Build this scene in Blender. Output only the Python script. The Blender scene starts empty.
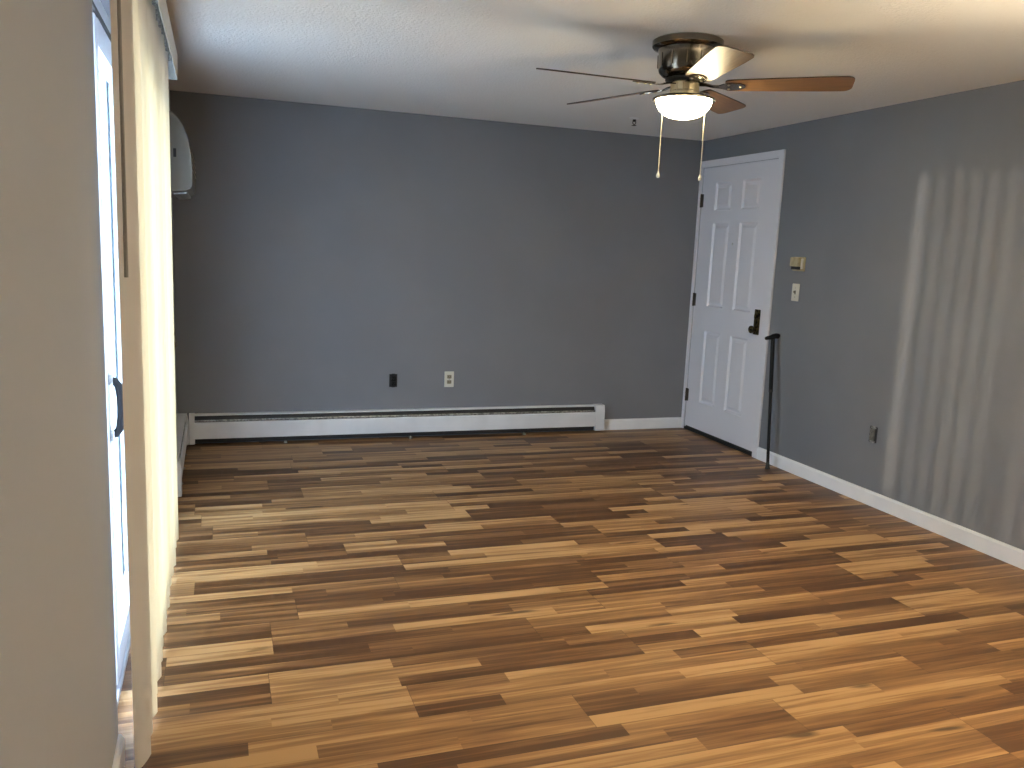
import bpy, bmesh, math, random
from mathutils import Vector, Matrix
random.seed(7)
C = bpy.context.scene.collection
SC = bpy.context.scene

# ------------------------------------------------------------------ camera
F_PX, PITCH, YAW, ROLL, CAM_H = 838.59, 0.16138, 0.34163, 0.043266, 1.40584
cy, sy, cp, sp = math.cos(YAW), math.sin(YAW), math.cos(PITCH), math.sin(PITCH)
fwd = Vector((sy*cp, cy*cp, -sp)); rt0 = Vector((cy, -sy, 0)); up0 = rt0.cross(fwd)
cr, sr = math.cos(ROLL), math.sin(ROLL)
rt = cr*rt0 + sr*up0; up = -sr*rt0 + cr*up0
cam = bpy.data.cameras.new('camera'); cam.sensor_width = 36; cam.lens = 36*F_PX/1024; cam.clip_start = .02
co = bpy.data.objects.new('camera', cam); C.objects.link(co)
co.matrix_world = Matrix(((rt.x, up.x, -fwd.x, 0), (rt.y, up.y, -fwd.y, 0), (rt.z, up.z, -fwd.z, CAM_H), (0, 0, 0, 1)))
SC.camera = co
# ------------------------------------------------------------------ view, sky, sun
SC.view_settings.view_transform = 'Standard'; SC.view_settings.look = 'None'
SC.view_settings.gamma = 1; SC.view_settings.use_curve_mapping = False
SC.view_settings.exposure = 0.80
W = bpy.data.worlds.new('sky'); SC.world = W; W.use_nodes = True
bg = W.node_tree.nodes['Background']; bg.inputs[0].default_value = (.6, .76, 1.0, 1); bg.inputs[1].default_value = 12.6
SUN_DIR = Vector((1, -0.09, -.005)); SUN_STRENGTH = 1.15
sl = bpy.data.lights.new('sun', 'SUN'); sl.energy = SUN_STRENGTH; sl.angle = math.radians(1.1); sl.color = (1, .8, .62)
so = bpy.data.objects.new('sun', sl); C.objects.link(so); so.location = (-6, 3, 3)
so.rotation_euler = SUN_DIR.to_track_quat('-Z', 'Y').to_euler()
def portal(x, y, z, sx_, sy_, rot):      # sampling guide for the sky in the patio door opening; it gives off no light of its own
    a = bpy.data.lights.new('sky_portal', 'AREA'); a.shape = 'RECTANGLE'; a.size = sx_; a.size_y = sy_; a.cycles.is_portal = True
    o = bpy.data.objects.new('sky_portal', a); C.objects.link(o); o.location = (x, y, z); o.rotation_euler = rot
portal(-.44, 3.295, 1.0, 2.0, 1.74, (0, -math.pi/2, 0))
LAMP_STRENGTH = 62.0       # fan lamp bowl, radiance
REAR_STRENGTH = 3600.0   # small bulb of the unseen floor lamp added behind the camera

# ------------------------------------------------------------------ room size
XR, YB, ZC, XL, YR = 3.612, 5.925, 2.29, -.262, -2.8
WN = 2.26                            # end of the near wall
D0, D1, DZ = 2.43, 4.16, 2.035       # patio door opening in the left wall
XF = -.296                           # room face of the door frame

# ------------------------------------------------------------------ materials
def mat(name, col, rough=.5, metal=0., spec=.5, **kw):
    m = bpy.data.materials.new(name); m.use_nodes = True
    b = m.node_tree.nodes['Principled BSDF']
    b.inputs['Base Color'].default_value = (*col, 1); b.inputs['Roughness'].default_value = rough
    b.inputs['Metallic'].default_value = metal; b.inputs['Specular IOR Level'].default_value = spec
    for k, v in kw.items(): b.inputs[k].default_value = v
    return m
def nodes(m): return m.node_tree.nodes, m.node_tree.links, m.node_tree.nodes['Principled BSDF']
def bump(m, scale, strength, dist=.002, detail=2.0, stretch=None):
    n, l, b = nodes(m)
    tc = n.new('ShaderNodeTexCoord'); t = n.new('ShaderNodeTexNoise'); t.inputs['Scale'].default_value = scale; t.inputs['Detail'].default_value = detail
    mp = n.new('ShaderNodeMapping')
    if stretch: mp.inputs['Scale'].default_value = stretch
    bp = n.new('ShaderNodeBump'); bp.inputs['Strength'].default_value = strength; bp.inputs['Distance'].default_value = dist
    l.new(tc.outputs['Object'], mp.inputs['Vector']); l.new(mp.outputs['Vector'], t.inputs['Vector']); l.new(t.outputs['Fac'], bp.inputs['Height']); l.new(bp.outputs['Normal'], b.inputs['Normal'])
    return t
def tint(m, a, bcol, scale, stretch=None, lo=.4, hi=.6, detail=3):
    n, l, b = nodes(m)
    tc = n.new('ShaderNodeTexCoord'); mp = n.new('ShaderNodeMapping'); t = n.new('ShaderNodeTexNoise'); t.inputs['Scale'].default_value = scale; t.inputs['Detail'].default_value = detail
    if stretch: mp.inputs['Scale'].default_value = stretch
    r = n.new('ShaderNodeValToRGB'); r.color_ramp.elements[0].position = lo; r.color_ramp.elements[1].position = hi
    r.color_ramp.elements[0].color = (*a, 1); r.color_ramp.elements[1].color = (*bcol, 1)
    l.new(tc.outputs['Object'], mp.inputs['Vector']); l.new(mp.outputs['Vector'], t.inputs['Vector']); l.new(t.outputs['Fac'], r.inputs['Fac']); l.new(r.outputs['Color'], b.inputs['Base Color'])

M = {}
M['wall'] = mat('grey_wall_paint', (.2, .205, .22), .5, spec=.35); tint(M['wall'], (.172, .178, .198), (.182, .188, .208), 2.0); bump(M['wall'], 220, .12, .001)
M['pale_wall'] = mat('pale_wall_paint', (.45, .48, .55), .55, spec=.3); bump(M['pale_wall'], 220, .08, .001)
M['ceiling'] = mat('popcorn_ceiling', (.8, .785, .765), .9, spec=.1); bump(M['ceiling'], 95, .7, .006, 3)
M['white'] = mat('white_trim_paint', (.8, .8, .82), .4); tint(M['white'], (.78, .78, .8), (.82, .82, .84), 6)
M['door'] = mat('white_door_paint', (.69, .68, .72), .38); bump(M['door'], 260, .06, .0008, 2, (1, 1, .1))
M['vinyl'] = mat('grey_aluminium_frame', (.36, .38, .41), .4); bump(M['vinyl'], 200, .03, .0005)
M['dark'] = mat('dark_rubber', (.012, .012, .013), .6); bump(M['dark'], 150, .1, .0005)
M['black'] = mat('black_lacquer', (.006, .006, .007), .5, spec=.2); bump(M['black'], 200, .05, .0004)
M['bronze'] = mat('aged_bronze', (.13, .095, .04), .35, .9); tint(M['bronze'], (.02, .016, .01), (.17, .125, .05), 60)
M['nickel'] = mat('brushed_pewter', (.2, .18, .15), .16, 1.0); bump(M['nickel'], 300, .08, .0004, 2, (1, 1, .02))
M['brass'] = mat('warm_brass', (.78, .68, .46), .3, 1.0); bump(M['brass'], 200, .05, .0004)
M['cream'] = mat('cream_plastic', (.6, .58, .5), .4); bump(M['cream'], 120, .03, .0004)
M['beige'] = mat('beige_plastic', (.4, .33, .2), .45); tint(M['beige'], (.34, .29, .17), (.44, .37, .23), 40)
M['wand'] = mat('smoky_clear_plastic', (.3, .28, .26), .35); bump(M['wand'], 200, .05, .0004)
M['steel_dark'] = mat('dark_oxidised_brass', (.05, .04, .03), .5, .6); bump(M['steel_dark'], 150, .08, .0004)
M['ac'] = mat('shaded_grey_plastic', (.17, .16, .135), .5); bump(M['ac'], 120, .03, .0004)  # shade of the dark corner put into the air conditioner's colour
M['hvac'] = mat('offwhite_plastic', (.68, .67, .62), .45); bump(M['hvac'], 120, .03, .0004)
M['galv'] = mat('galvanised_steel', (.4, .4, .38), .45, .8); tint(M['galv'], (.25, .25, .24), (.55, .55, .52), 50)
M['concrete'] = mat('pale_concrete', (.68, .68, .68), .85); tint(M['concrete'], (.62, .62, .62), (.74, .74, .74), 9)
M['blade_top'] = mat('dark_walnut_edge', (.035, .018, .01), .4); tint(M['blade_top'], (.025, .013, .008), (.05, .026, .013), 30, (1, 12, 12))
M['blade'] = mat('oak_blade', (.2, .1, .04), .42); tint(M['blade'], (.15, .072, .026), (.24, .125, .052), 9, (1, 14, 14), .3, .7)

m = mat('metal_heater_enamel', (.68, .68, .7), .4); M['heater'] = m; tint(m, (.65, .65, .67), (.71, .71, .73), 5)

# glass
m = bpy.data.materials.new('clear_glass'); m.use_nodes = True; n, l = m.node_tree.nodes, m.node_tree.links
n.remove(n['Principled BSDF']); g = n.new('ShaderNodeBsdfGlossy'); g.inputs['Roughness'].default_value = .02
tr = n.new('ShaderNodeBsdfTransparent'); tr.inputs['Color'].default_value = (.95, .98, .97, 1)
mx = n.new('ShaderNodeMixShader'); mx.inputs[0].default_value = .06
l.new(tr.outputs[0], mx.inputs[1]); l.new(g.outputs[0], mx.inputs[2]); l.new(mx.outputs[0], n['Material Output'].inputs[0])
M['glass'] = m
# blind vane: fabric-backed vinyl that lets daylight through
m = bpy.data.materials.new('cream_vane_vinyl'); m.use_nodes = True; n, l = m.node_tree.nodes, m.node_tree.links
n.remove(n['Principled BSDF']); d = n.new('ShaderNodeBsdfDiffuse'); d.inputs['Color'].default_value = (.92, .9, .93, 1)
t = n.new('ShaderNodeBsdfTranslucent'); t.inputs['Color'].default_value = (.46, .355, .18, 1); mx = n.new('ShaderNodeMixShader'); mx.inputs[0].default_value = .3
tc = n.new('ShaderNodeTexCoord'); nz = n.new('ShaderNodeTexNoise'); nz.inputs['Scale'].default_value = 300; bp = n.new('ShaderNodeBump'); bp.inputs['Strength'].default_value = .05
l.new(tc.outputs['Object'], nz.inputs['Vector']); l.new(nz.outputs['Fac'], bp.inputs['Height']); l.new(bp.outputs[0], d.inputs['Normal'])
l.new(d.outputs[0], mx.inputs[1]); l.new(t.outputs[0], mx.inputs[2]); l.new(mx.outputs[0], n['Material Output'].inputs[0])
M['vane'] = m
def emit(name, col, s):
    m = bpy.data.materials.new(name); m.use_nodes = True; b = m.node_tree.nodes['Principled BSDF']
    b.inputs['Base Color'].default_value = (.9, .85, .75, 1); b.inputs['Roughness'].default_value = .3
    b.inputs['Emission Color'].default_value = (*col, 1); b.inputs['Emission Strength'].default_value = s
    return m
M['lamp'] = emit('lit_frosted_glass', (1, .84, .5), LAMP_STRENGTH)
M['added_bulb'] = emit('added_lamp_bulb', (1, .83, .57), REAR_STRENGTH)

# wood strip laminate: boards of three strips, strips of random tone
def floor_mat():
    m = mat('strip_laminate', (.3, .17, .08), .42, spec=.35); n, l, b = nodes(m)
    def mth(op, a, c=None, d=None):
        x = n.new('ShaderNodeMath'); x.operation = op
        for i, v in enumerate((a, c, d)):
            if v is None: continue
            if isinstance(v, (int, float)): x.inputs[i].default_value = v
            else: l.new(v, x.inputs[i])
        return x.outputs[0]
    def wn(*xyz):
        c = n.new('ShaderNodeCombineXYZ')
        for i, v in enumerate(xyz):
            if isinstance(v, (int, float)): c.inputs[i].default_value = v
            else: l.new(v, c.inputs[i])
        w = n.new('ShaderNodeTexWhiteNoise'); w.noise_dimensions = '3D'; l.new(c.outputs[0], w.inputs['Vector']); return w
    tc = n.new('ShaderNodeTexCoord'); s = n.new('ShaderNodeSeparateXYZ'); l.new(tc.outputs['Object'], s.inputs[0])
    X = mth('ADD', s.outputs[0], 20.0); Y = mth('ADD', s.outputs[1], 20.018)
    SW = .0635
    brow = mth('FLOOR', mth('DIVIDE', Y, SW*3)); srow = mth('FLOOR', mth('DIVIDE', Y, SW))
    bx = mth('ADD', mth('DIVIDE', X, 1.28), wn(brow, 3.1, 0).outputs['Value']); bcol = mth('FLOOR', bx); bfr = mth('FRACT', bx)
    r1 = mth('ADD', .3, mth('MULTIPLY', wn(srow, bcol, 7.7).outputs['Value'], .4)); r2 = wn(srow, bcol, 1.3).outputs['Value']
    sx = mth('ADD', mth('MULTIPLY', bfr, mth('ADD', 1.0, mth('ROUND', mth('MULTIPLY', r2, .95)))), r1); scol = mth('FLOOR', sx)
    w = wn(mth('ADD', mth('MULTIPLY', srow, 1.37), .2), mth('ADD', bcol, .5), mth('ADD', scol, .5))
    tone = w.outputs['Value']
    # grain stretched along the strip, shifted per strip
    gv = n.new('ShaderNodeCombineXYZ'); l.new(mth('ADD', mth('MULTIPLY', X, 1.0), mth('MULTIPLY', tone, 57)), gv.inputs[0]); l.new(mth('MULTIPLY', Y, 1.0), gv.inputs[1]); l.new(mth('MULTIPLY', tone, 31), gv.inputs[2])
    mp = n.new('ShaderNodeMapping'); mp.inputs['Scale'].default_value = (1.3, 34, 1); l.new(gv.outputs[0], mp.inputs[0])
    g1 = n.new('ShaderNodeTexNoise'); g1.inputs['Scale'].default_value = 1.0; g1.inputs['Detail'].default_value = 5; g1.inputs['Distortion'].default_value = .6; l.new(mp.outputs[0], g1.inputs['Vector'])
    mp2 = n.new('ShaderNodeMapping'); mp2.inputs['Scale'].default_value = (6, 160, 1); l.new(gv.outputs[0], mp2.inputs[0])
    g2 = n.new('ShaderNodeTexNoise'); g2.inputs['Scale'].default_value = 1.0; g2.inputs['Detail'].default_value = 3; l.new(mp2.outputs[0], g2.inputs['Vector'])
    side = mth('MULTIPLY', mth('SUBTRACT', mth('FRACT', mth('DIVIDE', Y, SW)), .5), mth('SUBTRACT', wn(srow, scol, bcol).outputs['Value'], .25))
    f = mth('ADD', mth('ADD', mth('MULTIPLY', side, .55), mth('ADD', -.03, mth('MULTIPLY', tone, 1.02))), mth('ADD', mth('MULTIPLY', mth('SUBTRACT', g1.outputs['Fac'], .5), 1.7), mth('MULTIPLY', mth('SUBTRACT', g2.outputs['Fac'], .5), .6)))
    r = n.new('ShaderNodeValToRGB'); e = r.color_ramp.elements
    e[0].position = -.0; e[0].color = (.075, .034, .014, 1); e[1].position = 1.0; e[1].color = (.45, .275, .125, 1)
    for p, c in ((.22, (.115, .054, .021)), (.5, (.2, .103, .042)), (.75, (.3, .165, .068))):
        k = e.new(p); k.color = (*c, 1)
    l.new(f, r.inputs['Fac'])
    # dark knots
    mp3 = n.new('ShaderNodeMapping'); mp3.inputs['Scale'].default_value = (3.2, 14, 1); l.new(gv.outputs[0], mp3.inputs[0])
    kn = n.new('ShaderNodeTexNoise'); kn.inputs['Scale'].default_value = 1.0; kn.inputs['Detail'].default_value = 1; l.new(mp3.outputs[0], kn.inputs['Vector'])
    kr = n.new('ShaderNodeMapRange'); kr.inputs[1].default_value = .73; kr.inputs[2].default_value = .8; l.new(kn.outputs['Fac'], kr.inputs[0])
    mxk = n.new('ShaderNodeMixRGB'); mxk.inputs[2].default_value = (.03, .014, .007, 1); l.new(mth('MULTIPLY', kr.outputs[0], .8), mxk.inputs[0]); l.new(r.outputs[0], mxk.inputs[1])
    # fine seams at board ends and sides
    ey = mth('ABSOLUTE', mth('SUBTRACT', mth('FRACT', mth('DIVIDE', Y, SW*3)), .5)); ex = mth('ABSOLUTE', mth('SUBTRACT', bfr, .5))
    seam = mth('MAXIMUM', mth('GREATER_THAN', ey, .4945), mth('GREATER_THAN', ex, .4992))
    mxs = n.new('ShaderNodeMixRGB'); mxs.inputs[2].default_value = (.04, .02, .01, 1); l.new(mth('MULTIPLY', seam, .6), mxs.inputs[0]); l.new(mxk.outputs[0], mxs.inputs[1])
    l.new(mxs.outputs[0], b.inputs['Base Color'])
    bp = n.new('ShaderNodeBump'); bp.inputs['Strength'].default_value = .12; bp.inputs['Distance'].default_value = .001; l.new(mth('SUBTRACT', g2.outputs['Fac'], seam), bp.inputs['Height']); l.new(bp.outputs[0], b.inputs['Normal'])
    return m
M['floor'] = floor_mat()

# ------------------------------------------------------------------ mesh helpers
def B(): return bmesh.new()
def box(bm, x0, x1, y0, y1, z0, z1, bev=0, seg=2):
    r = bmesh.ops.create_cube(bm, size=1)
    bmesh.ops.transform(bm, matrix=Matrix.Translation(((x0+x1)/2, (y0+y1)/2, (z0+z1)/2)) @ Matrix.Diagonal((x1-x0, y1-y0, z1-z0, 1)), verts=r['verts'])
    if bev:
        es = list({e for v in r['verts'] for e in v.link_edges})
        bmesh.ops.bevel(bm, geom=es, offset=bev, segments=seg, affect='EDGES', profile=.5)
def lathe(bm, prof, n=48, c=(0, 0, 0)):
    rings = []
    for r, z in prof:
        if r < 1e-6: rings.append([bm.verts.new((c[0], c[1], c[2]+z))])
        else: rings.append([bm.verts.new((c[0]+r*math.cos(2*math.pi*k/n), c[1]+r*math.sin(2*math.pi*k/n), c[2]+z)) for k in range(n)])
    for a, b in zip(rings, rings[1:]):
        for k in range(n):
            k2 = (k+1) % n
            vs = [a[k % len(a)], a[k2 % len(a)], b[k2 % len(b)], b[k % len(b)]]
            u = []
            for v in vs:
                if v not in u: u.append(v)
            if len(u) > 2: bm.faces.new(u)
def extrude(bm, prof, axis, a, b):
    """closed profile of (p,q) pairs swept from a to b along axis 'x' or 'y'; (p,q) are the other two coordinates"""
    def P(p, q, t): return {'x': (t, p, q), 'y': (p, t, q), 'z': (p, q, t)}[axis]
    A = [bm.verts.new(P(p, q, a)) for p, q in prof]; D = [bm.verts.new(P(p, q, b)) for p, q in prof]
    k = len(prof)
    for i in range(k): bm.faces.new((A[i], A[(i+1) % k], D[(i+1) % k], D[i]))
    bm.faces.new(A); bm.faces.new(D[::-1])
def tube(bm, pts, rad, n=10, caps=True):
    pts = [Vector(p) for p in pts]
    if not isinstance(rad, (list, tuple)): rad = [rad]*len(pts)
    rings = []; ref = None
    for i, p in enumerate(pts):
        d = (pts[min(i+1, len(pts)-1)] - pts[max(i-1, 0)]).normalized()
        if ref is None: ref = Vector((0, 0, 1)) if abs(d.z) < .9 else Vector((1, 0, 0))
        u = d.cross(ref).normalized(); ref = u.cross(d).normalized()
        rings.append([bm.verts.new(p + rad[i]*(math.cos(2*math.pi*k/n)*u + math.sin(2*math.pi*k/n)*ref)) for k in range(n)])
    for a, b in zip(rings, rings[1:]):
        for k in range(n): bm.faces.new((a[k], a[(k+1) % n], b[(k+1) % n], b[k]))
    if caps: bm.faces.new(rings[0][::-1]); bm.faces.new(rings[-1])
def obj(name, bm, material, parent=None, smooth=None, loc=None):
    bmesh.ops.recalc_face_normals(bm, faces=bm.faces[:])
    me = bpy.data.meshes.new(name); bm.to_mesh(me); bm.free(); me.materials.append(material)
    if smooth:
        for p in me.polygons: p.use_smooth = True
        me.set_sharp_from_angle(angle=math.radians(smooth))
    o = bpy.data.objects.new(name, me); C.objects.link(o)
    if parent:
        o.parent = parent
        w = parent
        off = Vector((0, 0, 0))
        while w: off += w.location; w = w.parent
        me.transform(Matrix.Translation(-off))          # meshes are given in room coordinates
    return o
def tag(o, label, cat, group=None):
    o['label'] = label; o['category'] = cat
    if group: o['group'] = group
    return o
def thing(name, loc, label, cat, group=None):
    o = bpy.data.objects.new(name, None); C.objects.link(o); o.location = loc; o.empty_display_size = .05
    return tag(o, label, cat, group)
def struct(name, bm, m, parent=None, smooth=None, label=None):
    o = obj(name, bm, m, parent, smooth)
    if not parent: o['kind'] = 'structure'
    if label: o['label'] = label
    return o

# ------------------------------------------------------------------ setting
T = .16
b = B(); box(b, XL-T, XR+T, YR-T, YB+T, -.12, 0); struct('floor', b, M['floor'], label='brown wood strip laminate floor in mixed light and dark strips')
b = B(); box(b, XL-T, XR+T, YR-T, YB+T, ZC, ZC+.12); struct('ceiling', b, M['ceiling'], label='white popcorn textured ceiling')
b = B(); box(b, XL-T, XR+T, YB, YB+T, 0, ZC); struct('wall_back', b, M['wall'], label='dark grey painted back wall above the long heater')
E0, E1, EZ = 4.938, 5.888, 2.078         # entry door opening
b = B(); box(b, XR, XR+T, YR-T, E0, 0, ZC); box(b, XR, XR+T, E1, YB, 0, ZC); box(b, XR, XR+T, E0, E1, EZ, ZC); struct('wall_right', b, M['wall'], label='grey painted right wall with the white entry door')
b = B(); box(b, XL-T, XL, D1, YB, 0, ZC); box(b, XL-T, XL, WN, D1, DZ, ZC); box(b, XL-T, XF-.001, WN, D0, 0, DZ); struct('wall_left', b, M['wall'], label='grey left wall beyond the sliding glass door')
b = B(); box(b, XL-T, XL, YR-T, WN, 0, ZC, .004, 2); struct('wall_near', b, M['pale_wall'], label='pale wall close by at the left edge, ending at the sliding door')
b = B(); box(b, XL, XR, YR-T, YR, 0, ZC); struct('wall_rear', b, M['wall'], label='grey wall behind the viewer')
def skirting(name, prof_axis, sign, base, a, c, label, h=.086, t=.014):
    b = B(); pr = [(base, .0), (base+sign*t, .0), (base+sign*t, h-.012), (base+sign*t*.55, h-.002), (base+sign*t*.3, h), (base, h)]
    extrude(b, pr, prof_axis, a, c); return struct(name, b, M['white'], label=label)
skirting('baseboard_right', 'y', -1, XR, YR, E0-.058, 'white baseboard along the right wall')
skirting('baseboard_back', 'x', -1, YB, 2.872, XR, 'short white baseboard on the back wall between heater and door')
skirting('baseboard_left', 'y', 1, XL, YR, WN, 'white baseboard at the foot of the pale near wall')
b = B(); box(b, -6, XL-T, -3, 9, -.3, -.1); struct('balcony_floor', b, M['concrete'], label='pale concrete outside the sliding glass door')

M['sky_shade'] = mat('sky_shade_blue', (.04, .075, .13), .7); tint(M['sky_shade'], (.036, .07, .122), (.044, .08, .138), 4)  # added board; its colour stands for bluish sky shade on the door frame
b = B(); box(b, -.60, XL-T-.001, 5.0, 5.4, -.1, 2.7); struct('added_trim_1', b, M['sky_shade'], label='added board on the outside wall beyond the sliding door, coloured for bluish sky shade')
# --- sliding glass door
sd = bpy.data.objects.new('door_1', None); C.objects.link(sd); sd.location = (XL, D0, 0); sd['kind'] = 'structure'; sd['label'] = 'grey framed sliding glass patio door standing slightly open behind the vertical blind'
b = B()
box(b, XF-.12, XF, D0, D0+.03, .0, DZ); box(b, XF-.12, XF, D1-.03, D1, 0, DZ); box(b, XF-.12, XF, D0+.03, D1-.03, 1.994, DZ); box(b, XF-.12, XF, D0+.03, D1-.03, 0, .022)
obj('door_frame', b, M['vinyl'], sd)
b = B(); box(b, XF-.03, XF-.025, D0+.03, D1-.03, .022, .034); box(b, XF-.08, XF-.075, D0+.03, D1-.03, .022, .034); obj('track', b, M['galv'], sd)
b = B(); box(b, XF-.012, XF+.001, D0+.03, D1-.03, 1.982, 1.9935); obj('head_gasket', b, M['dark'], sd)
def sash(y0, y1, xo, xi, sw):
    b = B(); box(b, xo, xi, y0, y0+sw, .036, 1.98, .004); box(b, xo, xi, y1-sw, y1, .036, 1.98, .004); box(b, xo, xi, y0+sw, y1-sw, .036, .13); box(b, xo, xi, y0+sw, y1-sw, 1.905, 1.98)
    p = obj('sash', b, M['vinyl'], sd)
    b = B(); xm = (xo+xi)/2; box(b, xm-.003, xm+.003, y0+sw, y1-sw, .13, 1.905); obj('glass_pane', b, M['glass'], p)
    return p
s1 = sash(2.62, 3.40, XF-.048, XF-.004, .065); s2 = sash(3.335, D1-.034, XF-.1, XF-.056, .065)
b = B(); yh = 2.652; xs = XF-.004
tube(b, [(xs, yh, .812), (xs+.014, yh, .814), (xs+.026, yh, .832), (xs+.031, yh, .865), (xs+.032, yh, .895), (xs+.031, yh, .925), (xs+.026, yh, .958), (xs+.014, yh, .974), (xs, yh, .976)], [.0095, .011, .0115, .012, .012, .012, .0115, .011, .0095], 12)
obj('door_handle', b, M['black'], s1, 40)
b = B(); box(b, xs, xs+.012, yh-.014, yh+.014, .795, .826, .003); box(b, xs, xs+.012, yh-.014, yh+.014, .962, .993, .003); obj('handle_mount', b, M['galv'], s1)

# --- entry door
ed = bpy.data.objects.new('door_2', None); C.objects.link(ed); ed.location = (XR, (E0+E1)/2, 0); ed['kind'] = 'structure'; ed['label'] = 'white six panel entry door in the far right corner'
LX = XR-.002                             # face of the leaf
L0, L1, LZ0, LZ1 = E0+.006, E1-.006, .034, EZ-.006
def leaf():
    b = B()
    ys = [L0, 5.125, 5.345, 5.478, 5.698, L1]; zs = [LZ0, .255, .825, 1.015, 1.655, 1.75, 1.96, LZ1]
    V = {}
    def v(x, y, z):
        k = (round(x, 5), round(y, 5), round(z, 5))
        if k not in V: V[k] = b.verts.new((x, y, z))
        return V[k]
    def quad(p): b.faces.new([v(*q) for q in p])
    for i in range(5):
        for j in range(7):
            y0, y1, z0, z1 = ys[i], ys[i+1], zs[j], zs[j+1]
            if i in (1, 3) and j in (1, 3, 5):
                rings = [(0, 0), (.012, .012), (.022, .012), (.042, .003), ]
                R = []
                for ins, dep in rings: R.append([(LX+dep, y0+ins, z0+ins), (LX+dep, y1-ins, z0+ins), (LX+dep, y1-ins, z1-ins), (LX+dep, y0+ins, z1-ins)])
                for A, D in zip(R, R[1:]):
                    for k in range(4): quad([A[k], A[(k+1) % 4], D[(k+1) % 4], D[k]])
                quad(R[-1])
            else: quad([(LX, y0, z0), (LX, y1, z0), (LX, y1, z1), (LX, y0, z1)])
    XB = LX+.044
    bk = [(XB, L0, LZ0), (XB, L1, LZ0), (XB, L1, LZ1), (XB, L0, LZ1)]; quad(bk)
    for i in range(5):
        quad([(LX, ys[i], LZ0), (LX, ys[i+1], LZ0), (XB, ys[i+1], LZ0), (XB, ys[i], LZ0)]); quad([(LX, ys[i], LZ1), (LX, ys[i+1], LZ1), (XB, ys[i+1], LZ1), (XB, ys[i], LZ1)])
    for j in range(7):
        quad([(LX, L0, zs[j]), (LX, L0, zs[j+1]), (XB, L0, zs[j+1]), (XB, L0, zs[j])]); quad([(LX, L1, zs[j]), (LX, L1, zs[j+1]), (XB, L1, zs[j+1]), (XB, L1, zs[j])])
    return b
lf = obj('door_leaf', leaf(), M['door'], ed)
b = B()
for (y0, y1, z0, z1) in ((E0-.058, E0-.004, 0, EZ+.054), (E1+.003, YB-.002, 0, EZ+.054), (E0-.004, E1+.003, EZ+.002, EZ+.054)):
    box(b, XR-.016, XR, y0, y1, z0, z1, .003)
obj('casing', b, M['door'], ed)
b = B(); box(b, XR+.0, XR+.12, E0, E0+.004, .02, EZ); box(b, XR, XR+.12, E1-.004, E1, .02, EZ); box(b, XR, XR+.12, E0+.004, E1-.004, EZ-.004, EZ); box(b, XR+.05, XR+.12, E0+.004, E1-.004, .02, EZ-.004)
obj('jamb', b, M['door'], ed)
b = B(); box(b, XR-.004, XR+.12, E0, E1, 0, .02); box(b, XR+.012, XR+.03, E0+.004, E1-.004, .02, .033); obj('threshold', b, M['dark'], ed)
for zc in (.285, 1.058, 1.83):
    b = B(); tube(b, [(LX-.008, E1-.006, zc-.052), (LX-.008, E1-.006, zc+.052)], .008, 12); box(b, LX-.003, LX-.0005, E1-.03, E1-.006, zc-.05, zc+.05)
    for zz in (-.018, .016): box(b, LX-.0165, LX+.0, E1-.0145, E1+.0025, zc+zz, zc+zz+.002)
    obj('hinge', b, M['steel_dark'], ed, 40)
b = B(); box(b, LX-.012, LX-.0005, 4.995, 5.055, .868, 1.047, .005)
lk = obj('lock_plate', b, M['bronze'], ed)
b = B(); rot = Matrix.Translation((LX-.012, 5.028, .905)) @ Matrix.Rotation(-math.pi/2, 4, 'Y')
lathe(b, [(0, 0), (.027, 0), (.027, .005), (.013, .008), (.012, .016), (.02, .021), (.027, .03), (.027, .038), (.02, .045), (0, .047)], 28); b.transform(rot); obj('door_knob', b, M['bronze'], lk, 40)
b = B(); rot = Matrix.Translation((LX-.012, 5.026, 1.0)) @ Matrix.Rotation(-math.pi/2, 4, 'Y')
lathe(b, [(0, 0), (.019, 0), (.019, .007), (.015, .01), (0, .01)], 24); box(b, -.014, .014, -.004, .004, .01, .018, .002); b.transform(rot); obj('thumb_turn', b, M['bronze'], lk, 40)
b = B(); rot = Matrix.Translation((LX-.0005, 5.412, 1.50)) @ Matrix.Rotation(-math.pi/2, 4, 'Y')
lathe(b, [(0, 0), (.008, 0), (.008, .003), (.005, .004), (0, .003)], 20); b.transform(rot); obj('peephole', b, M['galv'], ed, 40)

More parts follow.
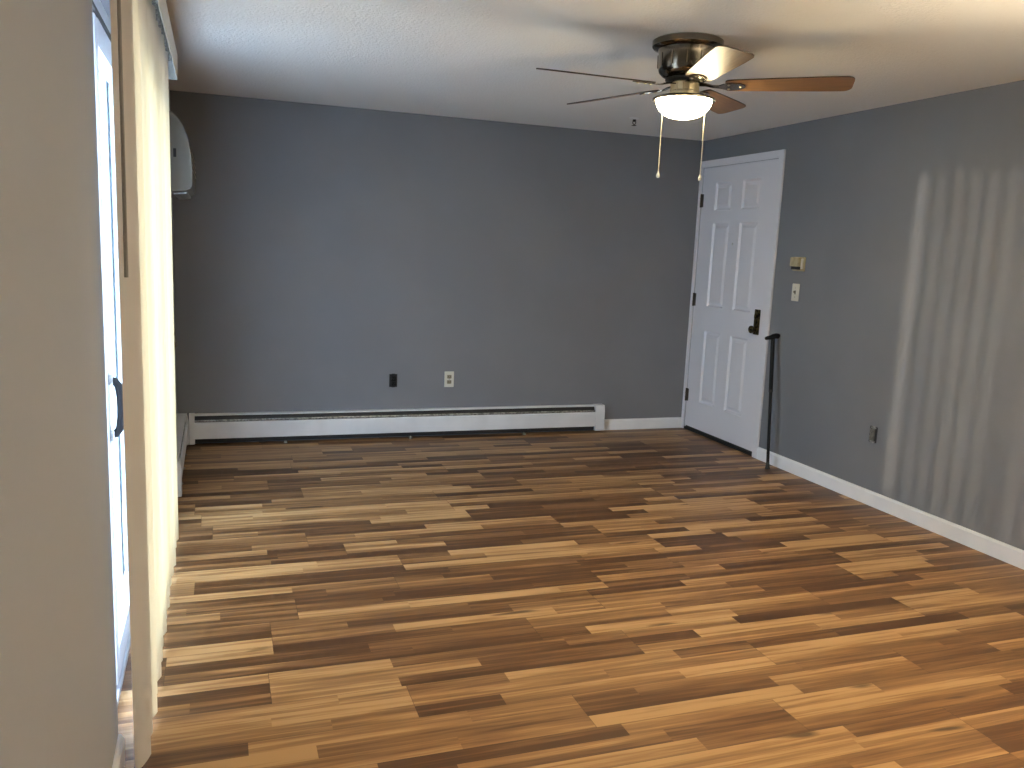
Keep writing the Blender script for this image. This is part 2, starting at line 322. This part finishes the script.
# ------------------------------------------------------------------ baseboard heaters
def heater(name, label, axis, base, sign, a, c, capa, capc):
    """axis: direction it runs along; base: wall coordinate; sign: which way it sticks out"""
    mid = (a+c)/2
    loc = (mid, base+sign*.03, 0) if axis == 'x' else (base+sign*.03, mid, 0)
    t = thing(name, loc, label, 'heater', 'white baseboard heaters')
    s = sign; w = base+sign*.001
    ia, ic = a+(capa or 0), c-(capc or 0)
    b = B(); extrude(b, [(w, .012), (w+s*.003, .012), (w+s*.003, .2075), (w+s*.05, .2075), (w+s*.053, .2035), (w+s*.0555, .2035), (w+s*.052, .2105), (w, .2105)], axis, ia, ic); obj('back_panel', b, M['heater'], t)
    b = B(); extrude(b, [(w+s*.058, .048), (w+s*.062, .046), (w+s*.0635, .052), (w+s*.0635, .15), (w+s*.06, .157), (w+s*.055, .16), (w+s*.054, .158), (w+s*.059, .154), (w+s*.06, .149), (w+s*.06, .052)], axis, ia, ic); obj('front_panel', b, M['heater'], t)
    b = B(); extrude(b, [(w+s*.044, .164), (w+s*.05, .161), (w+s*.056, .172), (w+s*.055, .175)], axis, ia, ic); obj('damper', b, M['galv'], t)
    b = B(); extrude(b, [(w+s*.0035, .016), (w+s*.045, .016), (w+s*.045, .158), (w+s*.03, .195), (w+s*.0035, .2)], axis, ia, ic); obj('fin_shade_block', b, M['dark'], t)  # fins as one black block, its colour giving slot and toe gap their shade
    for k in range(3):                      # feet under the front panel
        p = ia+(ic-ia)*(.2+.3*k); b = B()
        q0, q1 = sorted((w+s*.003, w+s*.057))
        if axis == 'x': box(b, p-.006, p+.006, q0, q1, 0, .0155); box(b, p-.012, p+.012, min(w+s*.05, w+s*.066), max(w+s*.05, w+s*.066), .0, .006)
        else: box(b, q0, q1, p-.006, p+.006, 0, .0155); box(b, min(w+s*.05, w+s*.066), max(w+s*.05, w+s*.066), p-.012, p+.012, .0, .006)
        obj('bracket', b, M['galv'], t)
    for wd, e, f in ((capa, a, ia), (capc, ic, c)):
        if not wd: continue
        b = B(); pr = [(w, .012), (w+s*.068, .012), (w+s*.07, .02), (w+s*.07, .165), (w+s*.06, .214), (w, .214)]
        extrude(b, pr, axis, e, f); obj('end_cap', b, M['heater'], t)
    return t
heater('baseboard_heater', 'long white baseboard heater along the foot of the back wall', 'x', YB, -1, XL+.075, 2.866, .035, .075)
heater('baseboard_heater', 'short white baseboard heater at the foot of the left wall, beyond the blind', 'y', XL, 1, 4.66, YB-.003, .06, .075)

# ------------------------------------------------------------------ wall fittings
def on_right(y, z): return Matrix.Translation((XR, y, z)) @ Matrix.Rotation(-math.pi/2, 4, 'Z')   # local x along wall, -y out of the wall
def on_back(x, z): return Matrix.Translation((x, YB, z))
def on_left(y, z): return Matrix.Translation((XL, y, z)) @ Matrix.Rotation(math.pi/2, 4, 'Z')
def part(name, bm, m, t, mx, smooth=None): bm.transform(mx); return obj(name, bm, m, t, smooth)
def receptacle_faces(t, mx, y, m):
    for zc in (-.0195, .0195):
        b = B(); box(b, -.0165, .0165, -y-.003, -y, zc-.0135, zc+.0135, .004, 2); f = part('socket_face', b, m, t, mx)
        b = B(); box(b, -.009, -.006, -y-.0035, -y-.0022, zc-.004, zc+.006); box(b, .006, .009, -y-.0035, -y-.0022, zc-.004, zc+.006); box(b, -.0025, .0025, -y-.0035, -y-.0022, zc-.0105, zc-.006)
        part('slots', b, M['dark'], f, mx)
def covered_outlet(mx, loc, label):
    t = thing('wall_outlet', loc, label, 'outlet', 'wall outlets')
    b = B(); box(b, -.036, .036, -.0065, -.0005, -.0585, .0585, .003, 2); part('cover_plate', b, M['cream'], t, mx)
    receptacle_faces(t, mx, .0065, M['sock'])
    b = B(); lathe(b, [(0, .0), (.004, 0), (.003, .0015), (0, .002)], 12); b.transform(Matrix.Translation((0, -.0065, 0)) @ Matrix.Rotation(math.pi/2, 4, 'X')); part('screw', b, M['galv'], t, mx)
    return t
M['sock'] = mat('tan_socket_plastic', (.22, .19, .13), .4); bump(M['sock'], 120, .03, .0004)
M['oldsock'] = mat('grey_old_socket', (.16, .155, .14), .5); bump(M['oldsock'], 120, .03, .0004)
covered_outlet(on_back(1.611, .425), (1.611, YB, .3665), 'cream wall outlet with its cover plate on the back wall, right of the uncovered one')
def bare_outlet(mx, loc, label, body, strapm):
    t = thing('wall_outlet', loc, label, 'outlet', 'wall outlets')
    b = B(); box(b, -.029, .029, -.002, -.0004, -.047, .047, .002); part('wall_box', b, M['dark'], t, mx)
    b = B(); box(b, -.012, .012, -.0045, -.002, -.05, .05, .001); box(b, -.02, .02, -.0045, -.002, .036, .044, .001); box(b, -.02, .02, -.0045, -.002, -.044, -.036, .001); part('mounting_strap', b, strapm, t, mx)
    b = B(); box(b, -.017, .017, -.011, -.0045, -.034, .034, .002); part('outlet_body', b, body, t, mx)
    receptacle_faces(t, mx, .011, body)
    return t
bare_outlet(on_back(1.195, .42), (1.195, YB, .37), 'black outlet without a cover plate on the back wall', M['black'], M['dark'])
bare_outlet(on_right(3.818, .417), (XR, 3.818, .367), 'grey outlet without a cover plate low on the right wall', M['oldsock'], M['galv'])

mx = on_right(4.639, 1.192)
t = thing('light_switch', (XR, 4.639, 1.134), 'cream light switch plate on the right wall below the thermostat', 'light switch')
b = B(); box(b, -.036, .036, -.0065, -.0005, -.0575, .0575, .003, 2); part('switch_plate', b, M['cream'], t, mx)
b = B(); box(b, -.0055, .0055, -.0078, -.0065, -.0125, .0125, .0005); part('toggle_slot', b, M['oldsock'], t, mx)
b = B(); box(b, -.004, .004, -.02, -.0075, -.002, .009, .0015); part('toggle', b, M['sock'], t, mx)
for zz in (-.03, .03):
    b = B(); lathe(b, [(0, .0), (.004, 0), (.003, .0015), (0, .002)], 12); b.transform(Matrix.Translation((0, -.0065, zz)) @ Matrix.Rotation(math.pi/2, 4, 'X')); part('screw', b, M['galv'], t, mx)

mx = on_right(4.627, 1.378)
t = thing('thermostat', (XR, 4.627, 1.33), 'beige wall thermostat above the light switch', 'thermostat')
b = B(); box(b, -.058, .058, -.012, -.0005, -.046, .046, .003); part('wall_plate', b, M['beige'], t, mx)
b = B(); box(b, -.054, .03, -.04, -.012, -.016, .044, .005); part('cover', b, M['beige'], t, mx)
b = B(); box(b, -.05, .026, -.03, -.012, -.036, -.017, .002); part('scale_window', b, M['dark'], t, mx)
b = B(); box(b, .036, .05, -.024, -.012, -.03, .036, .003); part('setting_lever', b, M['cream'], t, mx)

# ------------------------------------------------------------------ cane
cf = Vector((3.502, 4.617, 0)); ct = Vector((3.549, 4.752, .868))
t = thing('walking_cane', cf, 'black walking cane leaning on the right wall beside the entry door', 'cane')
ax = (ct-cf).normalized(); up_end = cf + ax*.022
b = B(); tube(b, [up_end, cf.lerp(ct, .62)], .0105, 14); obj('lower_shaft', b, M['black'], t, 40)
b = B(); tube(b, [cf.lerp(ct, .60), cf.lerp(ct, .605), ct-ax*.012], [.0115, .0135, .0135], 14); obj('upper_shaft', b, M['black'], t, 40)
b = B(); tube(b, [cf+Vector((0, 0, .0)), cf+ax*.006, cf+ax*.03, cf+ax*.045], [.017, .0165, .0125, .0115], 18)
for v_ in b.verts: v_.co.z = max(v_.co.z, .0005)
obj('rubber_tip', b, M['dark'], t, 40)
b = B(); hp = [(3.492, 4.757, .870), (3.497, 4.757, .872), (3.512, 4.755, .876), (3.53, 4.753, .879), (3.549, 4.752, .887), (3.57, 4.75, .891), (3.588, 4.748, .889), (3.594, 4.747, .887)]
tube(b, hp, [.008, .0115, .013, .0145, .0165, .018, .0175, .012], 16); tube(b, [ct-ax*.03, ct+ax*.015], [.012, .0135], 14); obj('handle', b, M['black'], t, 40)
b = B(); tube(b, [cf.lerp(ct, .592), cf.lerp(ct, .612)], .014, 14); obj('adjusting_collar', b, M['dark'], t, 40)

# ------------------------------------------------------------------ air conditioner on the left wall
AY0, AY1 = 4.62, 5.42
t = thing('air_conditioner', (XL, (AY0+AY1)/2, 1.6), 'wall air conditioner with shade put into its grey-beige colour, seen end-on, high on the left wall past the blind', 'air conditioner')
pr = [(XL+.001, 1.602), (-.14, 1.618), (-.118, 1.632), (-.112, 1.65), (-.111, 1.70), (-.113, 1.76), (-.118, 1.81), (-.127, 1.86), (-.140, 1.905), (-.156, 1.942), (-.176, 1.972), (-.2, 1.992), (-.225, 2.003), (XL+.001, 2.006)]
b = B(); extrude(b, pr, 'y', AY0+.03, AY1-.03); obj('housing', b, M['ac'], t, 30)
pe = [(x-.0 if x < -.2 else x+.0025, z+(.002 if z > 1.9 else 0)) for x, z in pr]
for a_, c_ in ((AY0, AY0+.03), (AY1-.03, AY1)):
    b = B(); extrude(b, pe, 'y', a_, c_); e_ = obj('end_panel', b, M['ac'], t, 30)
    if a_ == AY0:
        b = B(); box(b, -.196, -.182, AY0-.003, AY0-.0003, 1.778, 1.82, .001); obj('end_slot', b, M['dark'], e_)
b = B()
for k in range(4): box(b, -.108-.0015*k, -.105-.0015*k, AY0+.06, AY1-.06, 1.72+.03*k, 1.724+.03*k)
obj('grille_line', b, M['galv'], t)
b = B(); extrude(b, [(-.20, 1.606), (-.135, 1.6135), (-.14, 1.605), (-.2, 1.598)], 'y', AY0+.05, AY1-.05); obj('air_flap', b, M['galv'], t)
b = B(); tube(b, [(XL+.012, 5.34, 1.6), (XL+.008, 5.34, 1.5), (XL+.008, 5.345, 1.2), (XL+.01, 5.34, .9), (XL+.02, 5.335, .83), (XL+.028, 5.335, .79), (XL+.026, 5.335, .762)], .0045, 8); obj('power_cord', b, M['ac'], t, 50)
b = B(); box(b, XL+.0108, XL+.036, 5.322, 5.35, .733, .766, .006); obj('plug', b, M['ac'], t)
covered_outlet(on_left(5.336, .73), (XL, 5.336, .67), 'cream outlet on the left wall under the air conditioner, with its cord plugged in')

# ------------------------------------------------------------------ vertical blind
t = thing('vertical_blind', (-.2, 3.1, 0), 'cream vertical blind with glowing vanes across the sliding glass door', 'blind')
VY0, VY1, VX = 1.95, 4.33, -.157
b = B(); box(b, VX-.004, VX, VY0, VY1, 2.10, 2.215, .0015); box(b, XL+.001, VX-.004, VY1-.004, VY1, 2.10, 2.215); box(b, XL+.001, VX-.004, VY0, VY0+.004, 2.10, 2.215); box(b, XL+.001, VX-.004, VY0+.004, VY1-.004, 2.211, 2.215)
obj('valance', b, M['hvac'], t)
b = B(); box(b, -.222, -.182, VY0+.02, VY1-.09, 2.165, 2.205, .003); obj('head_rail', b, M['galv'], t)
for y_ in (2.3, 3.2, 4.14):
    b = B(); box(b, XL+.001, VX-.005, y_-.012, y_+.012, 2.2055, 2.2095); box(b, -.18, VX-.005, y_-.012, y_+.012, 2.16, 2.165); obj('valance_clip', b, M['hvac'], t)
N = 17; V0, V1 = 2.215, 3.93
for k in range(N):
    y_ = V0+(V1-V0)*k/(N-1)
    ang = math.radians(24 + random.uniform(-8, 8)); cx_ = -.2
    if k == 0: ang = math.radians(22)
    b = B(); prof = []
    for i in range(9):
        s = (i/8-.5)*.089; bow = .004*(1-(i/4-1)**2)
        dx, dy = math.sin(ang), math.cos(ang)
        prof.append((cx_+s*dx+bow*dy, y_+s*dy-bow*dx))
    zs = [.018, .5, 1.0, 1.6, 2.15]
    G = [[b.verts.new((px, py, z)) for px, py in prof] for z in zs]
    for A, D in zip(G, G[1:]):
        for i in range(8): b.faces.new((A[i], A[i+1], D[i+1], D[i]))
    vo = obj('vane', b, M['vane'], t, 60)
    b = B(); box(b, cx_-.004, cx_+.004, y_-.004, y_+.004, 2.135, 2.166); obj('carrier', b, M['hvac'], vo)
b = B(); tube(b, [(-.193, 2.125, 2.163), (-.194, 2.125, 1.9), (-.196, 2.125, 1.30)], [.003, .004, .0045], 8); obj('tilt_wand', b, M['wand'], t, 50)

# ------------------------------------------------------------------ ceiling fan
FX, FY = 1.874, 3.258
t = thing('ceiling_fan', (FX, FY, ZC), 'five blade ceiling fan with a lit glass bowl', 'ceiling fan')
fc = (FX, FY, 0)
b = B(); lathe(b, [(0, ZC), (.138, ZC), (.147, ZC-.006), (.147, ZC-.028), (.142, ZC-.034), (.122, ZC-.04), (.119, ZC-.056), (.117, ZC-.118), (.112, ZC-.132), (.098, ZC-.145), (.085, ZC-.151), (0, ZC-.151)], 64, fc); obj('motor_housing', b, M['nickel'], t, 35)
for k in range(12):
    a = 2*math.pi*k/12; b = B()
    tube(b, [(FX+.1195*math.cos(a), FY+.1195*math.sin(a), ZC-.06), (FX+.1185*math.cos(a), FY+.1185*math.sin(a), ZC-.112)], .003, 6)
    obj('housing_rib', b, M['nickel'], t)
ZB = 2.108                                # height of the blades
b = B(); lathe(b, [(0, ZC-.152), (.078, ZC-.152), (.084, ZB+.028), (.084, ZB+.02), (.07, ZB+.015), (0, ZB+.015)], 48, fc); obj('rotor', b, M['dark'], t, 35)
b = B(); lathe(b, [(0, ZB+.0148), (.05, ZB+.0148), (.056, ZB+.01), (.056, ZB-.02), (.062, ZB-.026), (.062, ZB-.04), (.056, ZB-.045), (0, ZB-.045)], 48, fc)
for k in range(14):
    a = 2*math.pi*k/14; tube(b, [(FX+.0565*math.cos(a), FY+.0565*math.sin(a), ZB+.009), (FX+.0565*math.cos(a), FY+.0565*math.sin(a), ZB-.024)], .0035, 6)
obj('switch_housing', b, M['brass'], t, 35)
b = B(); lathe(b, [(.03, ZB-.0455), (.09, ZB-.046), (.122, ZB-.048), (.132, ZB-.054), (.132, ZB-.06), (.127, ZB-.062), (.119, ZB-.055), (.09, ZB-.050), (.03, ZB-.049)], 64, fc); obj('light_pan', b, M['nickel'], t, 35)
b = B(); lathe(b, [(.117, ZB-.0565), (.1165, ZB-.065), (.112, ZB-.081), (.101, ZB-.099), (.084, ZB-.115), (.062, ZB-.126), (.036, ZB-.132), (.012, ZB-.1345), (0, ZB-.1345)], 64, fc); bowl = obj('glass_bowl', b, M['lamp'], t, 60)
RB, PH = .668, math.radians(182.86)
def blade_bm():
    """blade along +x, pitched about its own length; centre at the hub, z = 0 at blade height"""
    b = B(); out = []
    r0, r1, w0, w1 = .165, RB, .052, .07
    def half(x):
        u = (x-r0)/(r1-r0); return w0+(w1-w0)*min(1, u*1.3)
    pts = []
    n = 10; cr_ = .035
    pts += [(r0+.02-.02*math.cos(a), half(r0)-.02+.02*math.sin(a)) for a in [math.pi/2*i/6 for i in range(7)]]
    pts += [(r0+(r1-cr_-r0)*i/n, half(r0+(r1-cr_-r0)*i/n)) for i in range(1, n)]
    pts += [(r1-cr_+cr_*math.sin(a), w1-cr_+cr_*math.cos(a)) for a in [math.pi/2*i/8 for i in range(9)]]
    full = pts + [(x, -y) for x, y in reversed(pts)]
    th = .0055
    top = [b.verts.new((x, y, th/2)) for x, y in full]; bot = [b.verts.new((x, y, -th/2)) for x, y in full]
    k = len(full)
    b.faces.new(top); b.faces.new(bot[::-1])
    for i in range(k): b.faces.new((top[i], bot[i], bot[(i+1) % k], top[(i+1) % k]))
    return b
def iron_bm():
    b = B()
    # forked arm: hub foot, neck, and a plate under the blade root
    sec = [(.055, .016, .006), (.085, .014, .004), (.115, .011, -.004), (.14, .013, -.006), (.16, .026, -.0055), (.19, .036, -.0055), (.225, .03, -.0055), (.245, .012, -.0055)]
    prev = None
    for x, hw, z in sec:
        ring = [b.verts.new((x, -hw, z-.002)), b.verts.new((x, hw, z-.002)), b.verts.new((x, hw, z+.0022)), b.verts.new((x, -hw, z+.0022))]
        if prev:
            for i in range(4): b.faces.new((prev[i], prev[(i+1) % 4], ring[(i+1) % 4], ring[i]))
        else: b.faces.new(ring[::-1])
        prev = ring
    b.faces.new(prev)
    return b
PITCH_B = math.radians(-12)
blade_me = iron_me = screw_me = None
for k in range(5):
    a = PH+2*math.pi*k/5
    Rz = Matrix.Rotation(a, 4, 'Z'); Rp = Rz @ Matrix.Rotation(PITCH_B, 4, 'X')
    off = Matrix.Translation((0, 0, ZB-ZC)) @ Matrix.Rotation(math.radians(-.7), 4, Vector((sy, cy, 0)))
    if k == 0:
        bo = obj('blade', blade_bm(), M['blade'], None); bo.data.materials.append(M['blade_top'])
        for p in bo.data.polygons:
            if p.normal.z > -.5: p.material_index = 1
        blade_me = bo.data
        io = obj('blade_iron', iron_bm(), M['nickel'], None); iron_me = io.data
        b = B(); lathe(b, [(0, -.0115), (.004, -.011), (.006, -.0085), (.006, -.0076), (0, -.0076)], 12); sc_ = obj('screw', b, M['brass'], None); screw_me = sc_.data
    else:
        bo = bpy.data.objects.new('blade', blade_me); io = bpy.data.objects.new('blade_iron', iron_me); sc_ = bpy.data.objects.new('screw', screw_me)
        for o_ in (bo, io, sc_): C.objects.link(o_)
    io.parent = bo
    for q, (sx_, sy_) in enumerate(((.18, .02), (.18, -.02), (.228, 0))):
        so_ = sc_ if q == 0 else bpy.data.objects.new('screw', screw_me)
        if q: C.objects.link(so_)
        so_.parent = bo; so_.location = (sx_, sy_, 0)
    bo.parent = t; bo.matrix_local = off @ Rp
# pull chains hang from the light pan
def chain(x, y, z0, z1):
    b = B(); p = [(x, y, z0), (x, y, z1)]
    tube(b, p, .0012, 6)
    nb = int((z0-z1)/.0075)
    for i in range(nb):
        bmesh.ops.create_icosphere(b, subdivisions=1, radius=.0026, matrix=Matrix.Translation((x, y, z0-(i+.5)*(z0-z1)/nb)))
    c = obj('pull_chain', b, M['brass'], t)
    b = B(); lathe(b, [(0, .006), (.003, .005), (.0035, 0), (.006, -.006), (.0075, -.014), (.006, -.02), (0, -.022)], 16, (x, y, z1)); obj('chain_pull', b, M['cream'], c, 50)
rx, ry = .9445, -.328
chain(FX-.104*rx-.02, FY-.104*ry-.07, ZB-.0625, 1.742)
chain(FX+.052*rx-.02, FY+.052*ry-.11, ZB-.0625, 1.733)

# ------------------------------------------------------------------ sprinkler and the added uplight behind the viewer
sx_, sy_ = 2.64, 5.22
t = thing('sprinkler_head', (sx_, sy_, ZC), 'small white sprinkler head on the ceiling near the back wall', 'sprinkler')
b = B(); lathe(b, [(0, ZC), (.033, ZC), (.034, ZC-.004), (.02, ZC-.01), (0, ZC-.01)], 32, (sx_, sy_, 0)); obj('escutcheon', b, M['white'], t, 40)
b = B(); lathe(b, [(0, ZC-.0101), (.011, ZC-.0101), (.011, ZC-.02), (.006, ZC-.024), (0, ZC-.024)], 20, (sx_, sy_, 0))
tube(b, [(sx_-.009, sy_, ZC-.018), (sx_-.012, sy_, ZC-.032), (sx_, sy_, ZC-.046)], .0025, 6); tube(b, [(sx_+.009, sy_, ZC-.018), (sx_+.012, sy_, ZC-.032), (sx_, sy_, ZC-.046)], .0025, 6); obj('sprinkler_body', b, M['steel_dark'], t, 40)
b = B(); lathe(b, [(0, ZC-.046), (.016, ZC-.047), (.016, ZC-.049), (0, ZC-.05)], 24, (sx_, sy_, 0)); obj('deflector', b, M['dark'], t, 40)

PX, PY, PZ = 2.4, .85, 1.72  # unseen lamp added to throw warm light on the ceiling
t = thing('added_floor_lamp', (PX, PY, 0), 'unseen uplight floor lamp added behind the viewer to warm the ceiling', 'floor lamp')
b = B(); lathe(b, [(0, 0), (.14, 0), (.14, .012), (.06, .03), (.014, .04), (0, .04)], 40, (PX, PY, 0)); obj('base', b, M['nickel'], t, 40)
b = B(); tube(b, [(PX, PY, .04), (PX, PY, PZ-.06)], .012, 14); obj('added_lamp_pole', b, M['nickel'], t, 40)
b = B(); lathe(b, [(0, PZ-.06), (.04, PZ-.058), (.11, PZ-.03), (.16, PZ+.03), (.175, PZ+.075), (.171, PZ+.075), (.156, PZ+.032), (.107, PZ-.026), (.038, PZ-.053), (0, PZ-.055)], 48, (PX, PY, 0)); obj('added_lamp_shade', b, M['nickel'], t, 40)
b = B(); lathe(b, [(.05*math.sin(math.pi*i/16), PZ+.005+.05*math.cos(math.pi*i/16)) for i in range(17)], 32, (PX, PY, 0)); obj('added_uplight_bulb', b, M['added_bulb'], t, 60)
